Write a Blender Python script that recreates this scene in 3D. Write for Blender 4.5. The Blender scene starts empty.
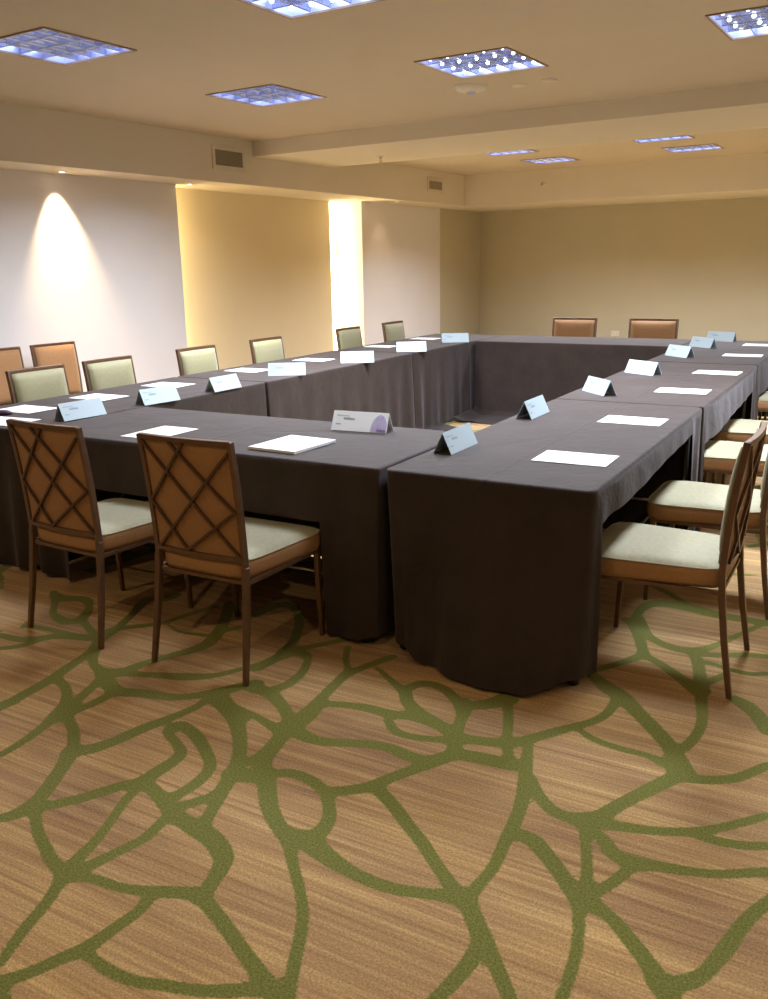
import bpy, bmesh, math, random
import numpy as np
from mathutils import Vector, Matrix

random.seed(7)
scene = bpy.context.scene
C = scene.collection
PI = math.pi
TAB = 0.05573923          # the tables stand about three degrees askew of the room
ct, st = math.cos(TAB), math.sin(TAB)


def T(x, y, z=0.0):
    """table frame -> room frame"""
    return Vector((ct * x - st * y, st * x + ct * y, z))


# ------------------------------------------------------------------ materials
def new_mat(name):
    m = bpy.data.materials.new(name)
    m.use_nodes = True
    nt = m.node_tree
    return m, nt, nt.nodes['Principled BSDF']


def coords(nt, kind='Object'):
    return nt.nodes.new('ShaderNodeTexCoord').outputs[kind]


def noise(nt, vec, scale, detail=3.0, rough=.55):
    n = nt.nodes.new('ShaderNodeTexNoise')
    n.inputs['Scale'].default_value = scale
    n.inputs['Detail'].default_value = detail
    n.inputs['Roughness'].default_value = rough
    nt.links.new(vec, n.inputs['Vector'])
    return n.outputs['Fac']


def ramp(nt, fac, stops):
    r = nt.nodes.new('ShaderNodeValToRGB')
    el = r.color_ramp.elements
    while len(el) < len(stops):
        el.new(.5)
    for e, (p, c) in zip(el, stops):
        e.position = p
        e.color = (*c, 1)
    nt.links.new(fac, r.inputs['Fac'])
    return r.outputs['Color']


def bump(nt, fac, bsdf, strength, dist):
    b = nt.nodes.new('ShaderNodeBump')
    b.inputs['Strength'].default_value = strength
    b.inputs['Distance'].default_value = dist
    nt.links.new(fac, b.inputs['Height'])
    nt.links.new(b.outputs['Normal'], bsdf.inputs['Normal'])


def mapping(nt, vec, scale=(1, 1, 1), rot=(0, 0, 0)):
    m = nt.nodes.new('ShaderNodeMapping')
    m.inputs['Scale'].default_value = scale
    m.inputs['Rotation'].default_value = rot
    nt.links.new(vec, m.inputs['Vector'])
    return m.outputs['Vector']


def simple(name, c1, c2=None, scale=20, rough=.6, metal=0.0, bump_s=0.0, bump_d=.002, spec=.5, sheen=0.0, bscale=None):
    m, nt, b = new_mat(name)
    b.inputs['Roughness'].default_value = rough
    b.inputs['Metallic'].default_value = metal
    b.inputs['Specular IOR Level'].default_value = spec
    if sheen:
        b.inputs['Sheen Weight'].default_value = sheen
        b.inputs['Sheen Roughness'].default_value = .5
    v = coords(nt)
    f = noise(nt, v, scale)
    c2 = c2 or tuple(x * .9 for x in c1)
    nt.links.new(ramp(nt, f, [(.3, c2), (.7, c1)]), b.inputs['Base Color'])
    if bump_s:
        f2 = noise(nt, v, bscale or scale * 3, 2)
        bump(nt, f2, b, bump_s, bump_d)
    return m


def emit(name, col, strength):
    m, nt, b = new_mat(name)
    b.inputs['Base Color'].default_value = (.8, .8, .8, 1)
    b.inputs['Emission Color'].default_value = (*col, 1)
    b.inputs['Emission Strength'].default_value = strength
    return m


M = {}
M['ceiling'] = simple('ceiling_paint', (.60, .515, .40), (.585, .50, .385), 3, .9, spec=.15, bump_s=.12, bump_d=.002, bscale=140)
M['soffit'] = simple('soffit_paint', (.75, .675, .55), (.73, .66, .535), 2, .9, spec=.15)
M['wall_light'] = simple('wall_paint_light', (.79, .755, .745), (.77, .735, .725), 2.5, .85, spec=.2)
M['wall_olive'] = simple('wall_vinyl_olive', (.56, .505, .36), (.535, .485, .345), 2.0, .8, spec=.2, bump_s=.15, bump_d=.001, bscale=220)
M['alcove'] = simple('alcove_cream', (.80, .69, .47), (.78, .67, .45), 2.0, .85, spec=.2)
M['plain'] = simple('plain_wall', (.62, .55, .42), None, 2.0, .85)


def mat_carpet():
    m, nt, b = new_mat('carpet_leaf_vein')
    b.inputs['Roughness'].default_value = .95
    b.inputs['Specular IOR Level'].default_value = .1
    b.inputs['Sheen Weight'].default_value = .15
    v = coords(nt)
    vr = mapping(nt, v, (1, 1, 1), (0, 0, -TAB))
    s1 = noise(nt, mapping(nt, vr, (.8, 34, 1)), 1.0, 4, .62)
    s2 = noise(nt, mapping(nt, vr, (1.6, 105, 1)), 1.0, 2, .5)
    mixs = nt.nodes.new('ShaderNodeMath'); mixs.operation = 'MULTIPLY_ADD'
    nt.links.new(s2, mixs.inputs[0]); mixs.inputs[1].default_value = .45
    ms = nt.nodes.new('ShaderNodeMath'); ms.operation = 'MULTIPLY'
    nt.links.new(s1, ms.inputs[0]); ms.inputs[1].default_value = .62
    nt.links.new(ms.outputs[0], mixs.inputs[2])
    base = ramp(nt, mixs.outputs[0], [(.32, (.275, .165, .080)), (.45, (.40, .25, .120)), (.56, (.49, .325, .155)), (.70, (.63, .45, .215))])
    patch = nt.nodes.new('ShaderNodeMix'); patch.data_type = 'RGBA'; patch.blend_type = 'MULTIPLY'
    patch.inputs['Factor'].default_value = 1
    nt.links.new(base, patch.inputs['A'])
    nt.links.new(ramp(nt, noise(nt, mapping(nt, vr, (1.1, 3.2, 1)), 1.0, 3, .6), [(.34, (.80, .76, .80)), (.5, (1, .98, .95)), (.66, (1.14, 1.13, 1.02))]), patch.inputs['B'])
    base = patch.outputs['Result']
    grain = noise(nt, v, 170, 3, .8)
    gr = nt.nodes.new('ShaderNodeMapRange')
    gr.inputs['From Min'].default_value = .3; gr.inputs['From Max'].default_value = .7
    gr.inputs['To Min'].default_value = .58; gr.inputs['To Max'].default_value = 1.42
    nt.links.new(grain, gr.inputs['Value'])
    green = ramp(nt, noise(nt, v, 150, 3, .7), [(.3, (.125, .142, .026)), (.7, (.25, .255, .062))])
    at = nt.nodes.new('ShaderNodeAttribute'); at.attribute_name = 'vein'
    wob = noise(nt, v, 120, 2)
    wm = nt.nodes.new('ShaderNodeMath'); wm.operation = 'MULTIPLY_ADD'
    nt.links.new(wob, wm.inputs[0]); wm.inputs[1].default_value = .010; wm.inputs[2].default_value = -.005
    ad = nt.nodes.new('ShaderNodeMath'); ad.operation = 'ADD'
    nt.links.new(at.outputs['Fac'], ad.inputs[0]); nt.links.new(wm.outputs[0], ad.inputs[1])
    mr = nt.nodes.new('ShaderNodeMapRange'); mr.interpolation_type = 'SMOOTHSTEP'
    mr.inputs['From Min'].default_value = -.003; mr.inputs['From Max'].default_value = .003
    mr.inputs['To Min'].default_value = 1; mr.inputs['To Max'].default_value = 0
    nt.links.new(ad.outputs[0], mr.inputs['Value'])
    mx = nt.nodes.new('ShaderNodeMix'); mx.data_type = 'RGBA'
    nt.links.new(mr.outputs['Result'], mx.inputs['Factor'])
    nt.links.new(base, mx.inputs['A']); nt.links.new(green, mx.inputs['B'])
    mu = nt.nodes.new('ShaderNodeMix'); mu.data_type = 'RGBA'; mu.blend_type = 'MULTIPLY'
    mu.inputs['Factor'].default_value = 1
    nt.links.new(mx.outputs['Result'], mu.inputs['A'])
    cb = nt.nodes.new('ShaderNodeCombineColor')
    for k in range(3):
        nt.links.new(gr.outputs['Result'], cb.inputs[k])
    nt.links.new(cb.outputs[0], mu.inputs['B'])
    nt.links.new(mu.outputs['Result'], b.inputs['Base Color'])
    bump(nt, grain, b, .5, .004)
    return m


M['carpet'] = mat_carpet()


def mat_cloth():
    m, nt, b = new_mat('tablecloth_brown_suede')
    b.inputs['Roughness'].default_value = .8
    b.inputs['Specular IOR Level'].default_value = .3
    b.inputs['Sheen Weight'].default_value = .17
    b.inputs['Sheen Roughness'].default_value = .45
    b.inputs['Sheen Tint'].default_value = (.85, .82, .9, 1)
    v = coords(nt)
    f = noise(nt, v, 5.5, 5, .65)
    f2 = noise(nt, v, 70, 2, .6)
    c = ramp(nt, f, [(.3, (.029, .0195, .0165)), (.7, (.046, .0315, .027))])
    nt.links.new(c, b.inputs['Base Color'])
    ad = nt.nodes.new('ShaderNodeMath'); ad.operation = 'MULTIPLY_ADD'
    nt.links.new(f2, ad.inputs[0]); ad.inputs[1].default_value = .08; nt.links.new(f, ad.inputs[2])
    # ironed fold across the middle
    sx = nt.nodes.new('ShaderNodeSeparateXYZ'); nt.links.new(v, sx.inputs[0])
    ab = nt.nodes.new('ShaderNodeMath'); ab.operation = 'ABSOLUTE'; nt.links.new(sx.outputs[0], ab.inputs[0])
    cr_ = nt.nodes.new('ShaderNodeMapRange'); cr_.interpolation_type = 'SMOOTHSTEP'
    cr_.inputs['From Max'].default_value = .012; cr_.inputs['To Min'].default_value = .22; cr_.inputs['To Max'].default_value = 0
    nt.links.new(ab.outputs[0], cr_.inputs['Value'])
    a2 = nt.nodes.new('ShaderNodeMath'); a2.operation = 'ADD'
    nt.links.new(ad.outputs[0], a2.inputs[0]); nt.links.new(cr_.outputs['Result'], a2.inputs[1])
    bump(nt, a2.outputs[0], b, .4, .02)
    return m


M['cloth'] = mat_cloth()
M['bronze'] = simple('bronze_frame', (.19, .105, .06), (.15, .085, .05), 30, .38, metal=.4, spec=.5)
M['lattice'] = simple('bronze_lattice', (.14, .075, .042), (.11, .06, .035), 30, .38, metal=.4)
M['orange_fabric'] = simple('orange_tan_fabric', (.40, .20, .078), (.34, .17, .066), 90, .75, bump_s=.2, bump_d=.001, sheen=.2)
M['rust_fabric'] = simple('rust_orange_fabric', (.30, .145, .05), (.26, .125, .043), 90, .75, bump_s=.2, bump_d=.001, sheen=.2)
M['cream_fabric'] = simple('cream_green_fabric', (.42, .395, .255), (.35, .33, .21), 60, .7, bump_s=.25, bump_d=.0015, sheen=.25, bscale=110)
M['band_shaded'] = simple('seat_fabric_shaded', (.44, .24, .105), (.38, .205, .09), 90, .75, bump_s=.2, bump_d=.001)  # same fabric as the seat top; the brown is its shaded tone
M['olive_fabric'] = simple('olive_back_fabric', (.285, .26, .135), (.25, .23, .12), 60, .7, bump_s=.2, bump_d=.001, sheen=.2)
M['paper'] = simple('white_paper', (.90, .90, .90), (.88, .88, .885), 8, .6)
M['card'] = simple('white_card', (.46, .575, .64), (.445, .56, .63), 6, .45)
M['card_lightened'] = simple('white_card_lightened', (.86, .92, .96), (.84, .905, .95), 6, .45)  # same stock as the other cards, colour lightened for its weak light
M['ink'] = simple('grey_ink', (.30, .37, .43), None, 40, .7)
M['lav'] = simple('lavender_ink', (.50, .48, .74), (.55, .55, .80), 160, .6)
M['pur'] = simple('purple_ink', (.12, .06, .24), (.2, .12, .36), 200, .6)
M['mauve'] = simple('mauve_ink', (.45, .33, .62), (.60, .50, .78), 200, .6)
M['purple_case'] = simple('dark_purple_plastic', (.045, .012, .045), (.035, .01, .035), 20, .4)
M['tabletop'] = simple('table_laminate', (.20, .13, .08), None, 12, .5)
M['steel'] = simple('table_steel', (.5, .48, .45), None, 40, .3, metal=.9)
M['rubber'] = simple('black_rubber', (.012, .011, .011), None, 30, .6)
M['trim_white'] = simple('fixture_trim', (.72, .64, .52), None, 12, .5)
M['trim_dark'] = simple('fixture_trim_brown', (.36, .25, .17), None, 12, .5)
M['louver'] = simple('louver_aluminium', (.56, .62, .84), (.48, .54, .78), 25, .16, metal=.75)
M['housing'] = simple('housing_reflector', (.56, .62, .86), (.50, .56, .82), 15, .4, metal=.5)
M['tube'] = emit('fluorescent_tube', (.78, .84, 1.0), 11.0)
M['point'] = emit('glint_bead', (.88, .92, 1.0), 9.0)  # glow for the glints on the louver, not a lamp of its own
M['grille'] = simple('vent_grille', (.33, .28, .20), (.29, .245, .17), 60, .6)
M['grille_dark'] = simple('vent_inside', (.09, .075, .05), None, 30, .8)
M['plate'] = simple('white_plastic', (.74, .70, .62), None, 10, .5)
M['lens_blue'] = simple('bluish_lens', (.45, .52, .85), None, 10, .25)
M['cove'] = emit('cove_diffuser', (1.0, .84, .50), 9.0)
M['cove_side'] = emit('cove_diffuser_side', (1.0, .76, .38), 9.0)
M['lamp_lens'] = emit('downlight_lens', (1.0, .82, .55), 9.0)
M['brass'] = simple('sprinkler_brass', (.55, .42, .22), None, 30, .35, metal=.8)


# ------------------------------------------------------------------ mesh helpers
def obj(name, bm, mats, parent=None, smooth=False, bevel=0.0):
    me = bpy.data.meshes.new(name)
    bmesh.ops.recalc_face_normals(bm, faces=bm.faces)
    bm.to_mesh(me); bm.free()
    if not isinstance(mats, (list, tuple)):
        mats = [mats]
    for m in mats:
        me.materials.append(m)
    if smooth:
        me.shade_smooth()
    o = bpy.data.objects.new(name, me)
    C.objects.link(o)
    if parent:
        o.parent = parent
    if bevel:
        md = o.modifiers.new('bevel', 'BEVEL')
        md.width = bevel; md.segments = 2; md.limit_method = 'ANGLE'
        md.angle_limit = math.radians(50)
    return o


def tag(o, label, cat, group=None, kind=None):
    if kind:
        o['kind'] = kind
        return o
    o['label'] = label; o['category'] = cat
    if group:
        o['group'] = group
    return o


def struct(name, bm, m, **k):
    o = obj(name, bm, m, **k)
    o['kind'] = 'structure'
    return o


def thing(name, label, cat, loc=(0, 0, 0), rz=0.0, group=None):
    o = bpy.data.objects.new(name, None)
    o.empty_display_size = .1
    C.objects.link(o)
    o.location = loc; o.rotation_euler = (0, 0, rz)
    return tag(o, label, cat, group)


def bx(bm, x0, x1, y0, y1, z0, z1, mi=0, skip=()):
    v = [bm.verts.new((x, y, z)) for z in (z0, z1) for y in (y0, y1) for x in (x0, x1)]
    fs = {'b': (0, 2, 3, 1), 't': (4, 5, 7, 6), 's': (0, 1, 5, 4), 'n': (2, 6, 7, 3), 'w': (0, 4, 6, 2), 'e': (1, 3, 7, 5)}
    for k, f in fs.items():
        if k in skip:
            continue
        fc = bm.faces.new([v[i] for i in f]); fc.material_index = mi
    return v


def sweep(bm, pts, w, d, up=(0, 0, 1), round_=False, cap=True, mi=0, n=8, taper=None):
    """rectangular (or round) bar along a polyline"""
    pts = [Vector(p) for p in pts]; up = Vector(up)
    rings = []
    for i, p in enumerate(pts):
        a = pts[max(i - 1, 0)]; b = pts[min(i + 1, len(pts) - 1)]
        t = (b - a).normalized()
        s = t.cross(up)
        if s.length < 1e-4:
            s = t.cross(Vector((1, 0, 0)))
        s.normalize(); u = s.cross(t).normalized()
        k = taper[i] if taper else 1.0
        if round_:
            ring = [p + s * (math.cos(2 * PI * j / n) * w * .5 * k) + u * (math.sin(2 * PI * j / n) * d * .5 * k) for j in range(n)]
        else:
            ring = [p + s * (sx * w * .5 * k) + u * (sy * d * .5 * k) for sx, sy in ((-1, -1), (1, -1), (1, 1), (-1, 1))]
        rings.append([bm.verts.new(q) for q in ring])
    m = len(rings[0])
    for a, b in zip(rings, rings[1:]):
        for j in range(m):
            f = bm.faces.new((a[j], a[(j + 1) % m], b[(j + 1) % m], b[j])); f.material_index = mi
    if cap:
        bm.faces.new(rings[0][::-1]).material_index = mi
        bm.faces.new(rings[-1]).material_index = mi


def lathe(bm, prof, n=24, loc=(0, 0, 0), mi=0):
    L = Vector(loc); rings = []
    for r, z in prof:
        if r < 1e-5:
            rings.append([bm.verts.new(L + Vector((0, 0, z)))])
        else:
            rings.append([bm.verts.new(L + Vector((r * math.cos(2 * PI * j / n), r * math.sin(2 * PI * j / n), z))) for j in range(n)])
    for a, b in zip(rings, rings[1:]):
        for j in range(n):
            vs = [a[j % len(a)], a[(j + 1) % len(a)], b[(j + 1) % len(b)], b[j % len(b)]]
            u = []
            for q in vs:
                if q not in u:
                    u.append(q)
            if len(u) > 2:
                bm.faces.new(u).material_index = mi


def copy_tree(o, parent=None):
    c = o.copy(); C.objects.link(c)
    if parent:
        c.parent = parent
    for ch in list(o.children):
        copy_tree(ch, c)
    return c


# ------------------------------------------------------------------ room shell
ZC, ZS, ZB = 2.725, 2.31, 2.584
XL, XA, XR, YF, YN = -5.69, -5.97, 2.7, 10.58, -4.6
XS, YS = -5.226, 9.10

CARPET = [
 [(-1.745,-1.16,0.0289),(-1.755,-1.064,0.0293),(-1.773,-0.935,0.029),(-1.803,-0.821,0.0281),(-1.849,-0.67,0.0225),(-1.921,-0.558,0.0222)],
 [(-2.324,-0.752,0.024),(-2.209,-0.737,0.028),(-2.143,-0.687,0.0332),(-2.09,-0.628,0.0314),(-1.958,-0.58,0.0286)],
 [(-2.201,-0.837,0.0216),(-2.149,-0.78,0.022),(-2.129,-0.698,0.0214)],
 [(-2.567,-0.294,0.0181),(-2.43,-0.391,0.0176),(-2.331,-0.476,0.0183),(-2.197,-0.51,0.0366),(-2.17,-0.45,0.0321),(-2.254,-0.338,0.0178),(-2.355,-0.289,0.035),(-2.456,-0.333,0.0425),(-2.522,-0.32,0.0287)],
 [(-2.154,-0.463,0.0202),(-1.989,-0.537,0.0197),(-1.907,-0.57,0.0198)],
 [(-2.309,-0.64,0.021),(-2.339,-0.592,0.0213)],
 [(-2.319,-0.624,0.0201),(-2.129,-0.598,0.0195),(-1.958,-0.58,0.0188)],
 [(-1.907,-0.57,0.0265),(-1.944,-0.449,0.0231),(-2.013,-0.292,0.0221),(-2.086,-0.144,0.0343),(-2.02,-0.082,0.0356),(-2.01,-0.026,0.0275)],
 [(-1.955,-0.476,0.023),(-1.895,-0.399,0.0232),(-1.821,-0.314,0.0228),(-1.788,-0.185,0.0217),(-1.754,-0.05,0.0222)],
 [(-1.796,-0.299,0.0103),(-1.678,-0.336,0.0129),(-1.566,-0.312,0.0154)],
 [(-1.715,0.02,0.0286),(-1.579,-0.174,0.0284),(-1.505,-0.316,0.0339),(-1.489,-0.411,0.0362),(-1.542,-0.545,0.023),(-1.576,-0.654,0.029),(-1.587,-0.728,0.0376),(-1.632,-0.771,0.0455)],
 [(-1.516,-0.221,0.0214),(-1.478,-0.158,0.0216)],
 [(-1.845,-0.648,0.0233),(-1.749,-0.737,0.0189),(-1.643,-0.777,0.0272),(-1.494,-0.85,0.0361),(-1.383,-0.815,0.033),(-1.265,-0.781,0.0275),(-1.194,-0.718,0.0266),(-1.137,-0.639,0.0332),(-1.1,-0.571,0.0334),(-1.079,-0.543,0.0341)],
 [(-1.576,-0.738,0.0247),(-1.465,-0.689,0.0246),(-1.344,-0.635,0.0351),(-1.254,-0.566,0.0217),(-1.182,-0.422,0.0172)],
 [(-1.484,-0.859,0.0251),(-1.48,-0.946,0.0258),(-1.492,-1.038,0.0244),(-1.477,-1.093,0.0204)],
 [(-1.62,-0.797,0.0235),(-1.564,-0.936,0.0221),(-1.513,-1.051,0.0209)],
 [(-1.764,-0.898,0.0232),(-1.65,-0.942,0.0201),(-1.553,-1.032,0.0223),(-1.508,-1.103,0.0287)],
 [(-1.161,-0.684,0.0184),(-1.142,-0.789,0.0203),(-1.161,-0.884,0.0245),(-1.19,-0.994,0.0304),(-1.208,-1.093,0.0298),(-1.233,-1.168,0.0329),(-1.277,-1.217,0.0381)],
 [(-1.131,-0.681,0.0323),(-1.023,-0.747,0.0324),(-0.946,-0.783,0.0334)],
 [(-1.048,-0.72,0.0179),(-0.913,-0.737,0.0185),(-0.835,-0.757,0.0213),(-0.779,-0.776,0.0218)],
 [(-1.052,-0.574,0.0405),(-0.984,-0.58,0.0329),(-0.879,-0.634,0.0261),(-0.78,-0.712,0.0237)],
 [(-0.993,-0.57,0.0286),(-0.971,-0.48,0.0256),(-0.988,-0.377,0.0199),(-1.035,-0.284,0.0164),(-1.09,-0.245,0.0299),(-1.136,-0.272,0.0379),(-1.154,-0.354,0.0314),(-1.162,-0.445,0.0295)],
 [(-1.53,-0.013,0.0315),(-1.516,0.111,0.0402),(-1.437,0.133,0.0286),(-1.314,0.023,0.0218),(-1.2,-0.158,0.0235),(-1.169,-0.273,0.023)],
 [(-1.169,-0.273,0.0219),(-1.105,-0.18,0.0222),(-1.04,-0.084,0.022),(-0.997,-0.001,0.0217)],
 [(-0.77,-0.679,0.0341),(-0.797,-0.528,0.0237),(-0.826,-0.363,0.0237),(-0.834,-0.286,0.0271)],
 [(-0.834,-0.286,0.0143),(-0.904,-0.208,0.0144),(-0.97,-0.101,0.0151)],
 [(-0.826,-0.298,0.021),(-0.8,-0.199,0.022),(-0.762,-0.089,0.0229)],
 [(-0.756,-0.207,0.0127),(-0.647,-0.274,0.0165),(-0.568,-0.32,0.0249),(-0.519,-0.379,0.0272),(-0.441,-0.431,0.0324),(-0.379,-0.447,0.0258),(-0.264,-0.495,0.0243)],
 [(-0.575,-0.309,0.022),(-0.544,-0.229,0.0268),(-0.461,-0.226,0.0246),(-0.356,-0.297,0.0255),(-0.308,-0.352,0.0252)],
 [(-0.334,-0.312,0.0288),(-0.275,-0.249,0.0267),(-0.228,-0.134,0.0251)],
 [(-0.042,0.162,0.0232),(0.057,0.078,0.042),(0.118,0.04,0.0391),(0.204,-0.049,0.0326),(0.285,-0.132,0.0325),(0.365,-0.229,0.0307),(0.417,-0.331,0.046)],
 [(0.1,0.059,0.0183),(0.113,-0.089,0.0195),(0.088,-0.184,0.021),(0.05,-0.24,0.0205),(0.007,-0.309,0.0256),(-0.042,-0.387,0.0259),(-0.08,-0.434,0.0237)],
 [(-0.047,0.175,0.0169),(0.022,0.299,0.0204),(0.07,0.396,0.0265),(0.077,0.437,0.0221)],
 [(0.082,0.421,0.0239),(0.168,0.368,0.0238),(0.28,0.271,0.0302),(0.337,0.229,0.0462)],
 [(0.077,0.437,0.0236),(0.012,0.586,0.0251),(-0.042,0.695,0.0286),(-0.077,0.738,0.0348)],
 [(-0.048,0.713,0.0217),(-0.068,0.876,0.0227),(-0.034,0.988,0.042),(0.092,1.014,0.051),(0.241,0.987,0.0431),(0.44,0.996,0.0349)],
 [(-0.04,0.782,0.0199),(0.043,0.623,0.0204),(0.129,0.558,0.0286),(0.222,0.55,0.0352),(0.292,0.635,0.0207),(0.359,0.807,0.0156),(0.437,1.015,0.0161)],
 [(0.236,0.547,0.0212),(0.291,0.423,0.0249),(0.349,0.206,0.0238),(0.4,0.013,0.0199),(0.407,-0.108,0.0188),(0.393,-0.2,0.0217)],
 [(0.245,0.535,0.0242),(0.31,0.555,0.0235),(0.421,0.62,0.0235),(0.499,0.648,0.024)],
 [(0.302,0.48,0.0178),(0.453,0.452,0.0179),(0.525,0.494,0.0167)],
 [(0.334,0.242,0.0176),(0.361,0.328,0.0189),(0.393,0.401,0.0203)],
 [(0.458,0.226,0.0264),(0.502,0.196,0.0375),(0.55,0.142,0.0329),(0.602,0.044,0.0289)],
 [(-0.134,1.229,0.0226),(-0.016,1.143,0.0208),(0.082,1.054,0.0192)],
 [(-1.762,-1.141,0.025),(-1.742,-1.101,0.0252)],
 [(-1.543,-1.026,0.0375),(-1.528,-1.074,0.0313),(-1.494,-1.161,0.0226),(-1.467,-1.271,0.019),(-1.46,-1.35,0.0194)],
 [(-1.508,-1.061,0.0212),(-1.387,-1.123,0.0209),(-1.289,-1.201,0.0231)],
 [(-1.277,-1.217,0.029),(-1.219,-1.307,0.0266),(-1.156,-1.416,0.0271),(-1.132,-1.479,0.0324),(-1.139,-1.53,0.0281),(-1.157,-1.559,0.0229)],
 [(-1.114,-1.487,0.0223),(-1.077,-1.43,0.0253),(-1.031,-1.36,0.0256),(-0.993,-1.281,0.0261),(-0.955,-1.224,0.0291),(-0.951,-1.147,0.0294),(-0.96,-1.052,0.0239),(-1.022,-1.006,0.0186),(-1.092,-0.974,0.0193),(-1.105,-0.931,0.0347),(-1.084,-0.913,0.0274),(-0.995,-0.941,0.0254),(-0.894,-1.001,0.0223),(-0.83,-1.053,0.0214),(-0.805,-1.124,0.0236),(-0.804,-1.195,0.0234),(-0.813,-1.24,0.026)],
 [(-0.931,-1.22,0.025),(-0.844,-1.249,0.0258),(-0.751,-1.287,0.0261),(-0.657,-1.303,0.0339),(-0.569,-1.318,0.0343),(-0.497,-1.357,0.0299),(-0.471,-1.398,0.026),(-0.449,-1.459,0.0224),(-0.437,-1.501,0.0244)],
 [(-0.942,-1.237,0.0186),(-0.912,-1.328,0.0173),(-0.865,-1.428,0.0164),(-0.834,-1.512,0.0191),(-0.826,-1.551,0.02),(-0.798,-1.611,0.02)],
 [(-0.753,-1.298,0.0211),(-0.742,-1.372,0.0192),(-0.735,-1.414,0.0197),(-0.754,-1.491,0.02),(-0.771,-1.564,0.0225),(-0.787,-1.619,0.0313)],
 [(-1.092,-1.492,0.0182),(-1.004,-1.547,0.0175),(-0.923,-1.581,0.0184),(-0.889,-1.597,0.0198),(-0.803,-1.622,0.0212)],
 [(-1.115,-0.716,0.0335),(-0.981,-0.777,0.0313),(-0.857,-0.884,0.0258),(-0.771,-0.996,0.0248),(-0.707,-1.127,0.0235),(-0.661,-1.233,0.0205),(-0.633,-1.289,0.0218)],
 [(-0.768,-1.27,0.021),(-0.734,-1.211,0.0234),(-0.713,-1.15,0.0207),(-0.731,-1.079,0.0194)],
 [(-0.76,-1.001,0.0201),(-0.738,-0.943,0.0204)],
 [(-0.742,-1.044,0.0385),(-0.67,-1.022,0.0383)],
 [(-0.78,-0.712,0.031),(-0.742,-0.84,0.0312),(-0.718,-0.942,0.037)],
 [(-0.784,-0.535,0.0266),(-0.757,-0.658,0.0315),(-0.773,-0.721,0.0452)],
 [(-0.752,-0.721,0.0255),(-0.699,-0.753,0.0329),(-0.617,-0.753,0.0275),(-0.518,-0.706,0.0254),(-0.423,-0.674,0.0265),(-0.342,-0.684,0.0298),(-0.273,-0.677,0.0288),(-0.216,-0.609,0.0278)],
 [(-0.782,-0.548,0.0242),(-0.693,-0.51,0.0237),(-0.609,-0.489,0.0277),(-0.528,-0.487,0.0308),(-0.437,-0.46,0.0294),(-0.323,-0.479,0.0219),(-0.254,-0.513,0.0274)],
 [(-0.51,-0.525,0.0169),(-0.445,-0.577,0.021),(-0.37,-0.575,0.0203),(-0.287,-0.545,0.0207),(-0.244,-0.532,0.0328)],
 [(-0.352,-0.266,0.0207),(-0.312,-0.355,0.022),(-0.275,-0.463,0.0224),(-0.235,-0.562,0.0247),(-0.216,-0.609,0.0201)],
 [(-0.231,-0.5,0.029),(-0.161,-0.482,0.029),(-0.085,-0.449,0.029)],
 [(-0.211,-0.595,0.0346),(-0.126,-0.578,0.0359),(-0.032,-0.566,0.0352)],
 [(-0.335,-0.299,0.0304),(-0.26,-0.254,0.0293),(-0.207,-0.18,0.0277)],
 [(-0.25,-0.132,0.0204),(-0.158,-0.317,0.019),(-0.1,-0.458,0.0181),(-0.049,-0.543,0.0179)],
 [(-0.216,-0.609,0.0248),(-0.242,-0.669,0.0283),(-0.276,-0.734,0.0264),(-0.317,-0.822,0.0255),(-0.345,-0.89,0.0278),(-0.386,-0.935,0.0256),(-0.424,-0.967,0.0274)],
 [(-0.326,-0.883,0.0248),(-0.237,-0.932,0.0234),(-0.144,-0.995,0.0221),(-0.077,-1.038,0.0211),(-0.005,-1.094,0.0202),(0.074,-1.15,0.0224),(0.117,-1.179,0.0257)],
 [(-0.718,-0.942,0.0312),(-0.632,-1.021,0.0318),(-0.536,-1.121,0.0285),(-0.452,-1.18,0.0259),(-0.393,-1.196,0.0339),(-0.356,-1.185,0.0406),(-0.268,-1.214,0.0318),(-0.193,-1.23,0.0245),(-0.117,-1.236,0.0227),(-0.044,-1.228,0.0223),(0.036,-1.2,0.0213),(0.097,-1.177,0.0283)],
 [(-0.638,-0.982,0.0229),(-0.586,-0.951,0.0252),(-0.506,-0.955,0.0237),(-0.431,-0.991,0.0203),(-0.36,-1.071,0.0219),(-0.339,-1.147,0.0275),(-0.345,-1.184,0.0342)],
 [(-0.426,-1.198,0.0179),(-0.389,-1.222,0.0188),(-0.307,-1.299,0.0162),(-0.231,-1.369,0.0154),(-0.172,-1.44,0.0166),(-0.121,-1.53,0.0168),(-0.088,-1.589,0.017),(-0.061,-1.636,0.0179)],
 [(-0.047,-0.403,0.016),(-0.004,-0.516,0.0204),(0.029,-0.604,0.0227),(0.07,-0.72,0.0219),(0.093,-0.817,0.0211),(0.106,-0.907,0.0192),(0.126,-1.022,0.0178),(0.125,-1.104,0.0182),(0.121,-1.17,0.0233)],
 [(0.046,-0.605,0.0209),(0.101,-0.672,0.0204),(0.162,-0.721,0.0242),(0.224,-0.729,0.0279),(0.266,-0.713,0.0358)],
 [(0.42,-0.361,0.0297),(0.383,-0.444,0.0291),(0.348,-0.524,0.0261),(0.315,-0.602,0.0252),(0.285,-0.684,0.0287),(0.25,-0.722,0.032)],
 [(0.052,-0.244,0.0118),(0.125,-0.288,0.0185),(0.218,-0.304,0.018),(0.302,-0.3,0.0177),(0.368,-0.317,0.0259)],
 [(0.45,-0.363,0.0275),(0.511,-0.337,0.0243),(0.575,-0.282,0.0217),(0.637,-0.167,0.0186)],
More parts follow.
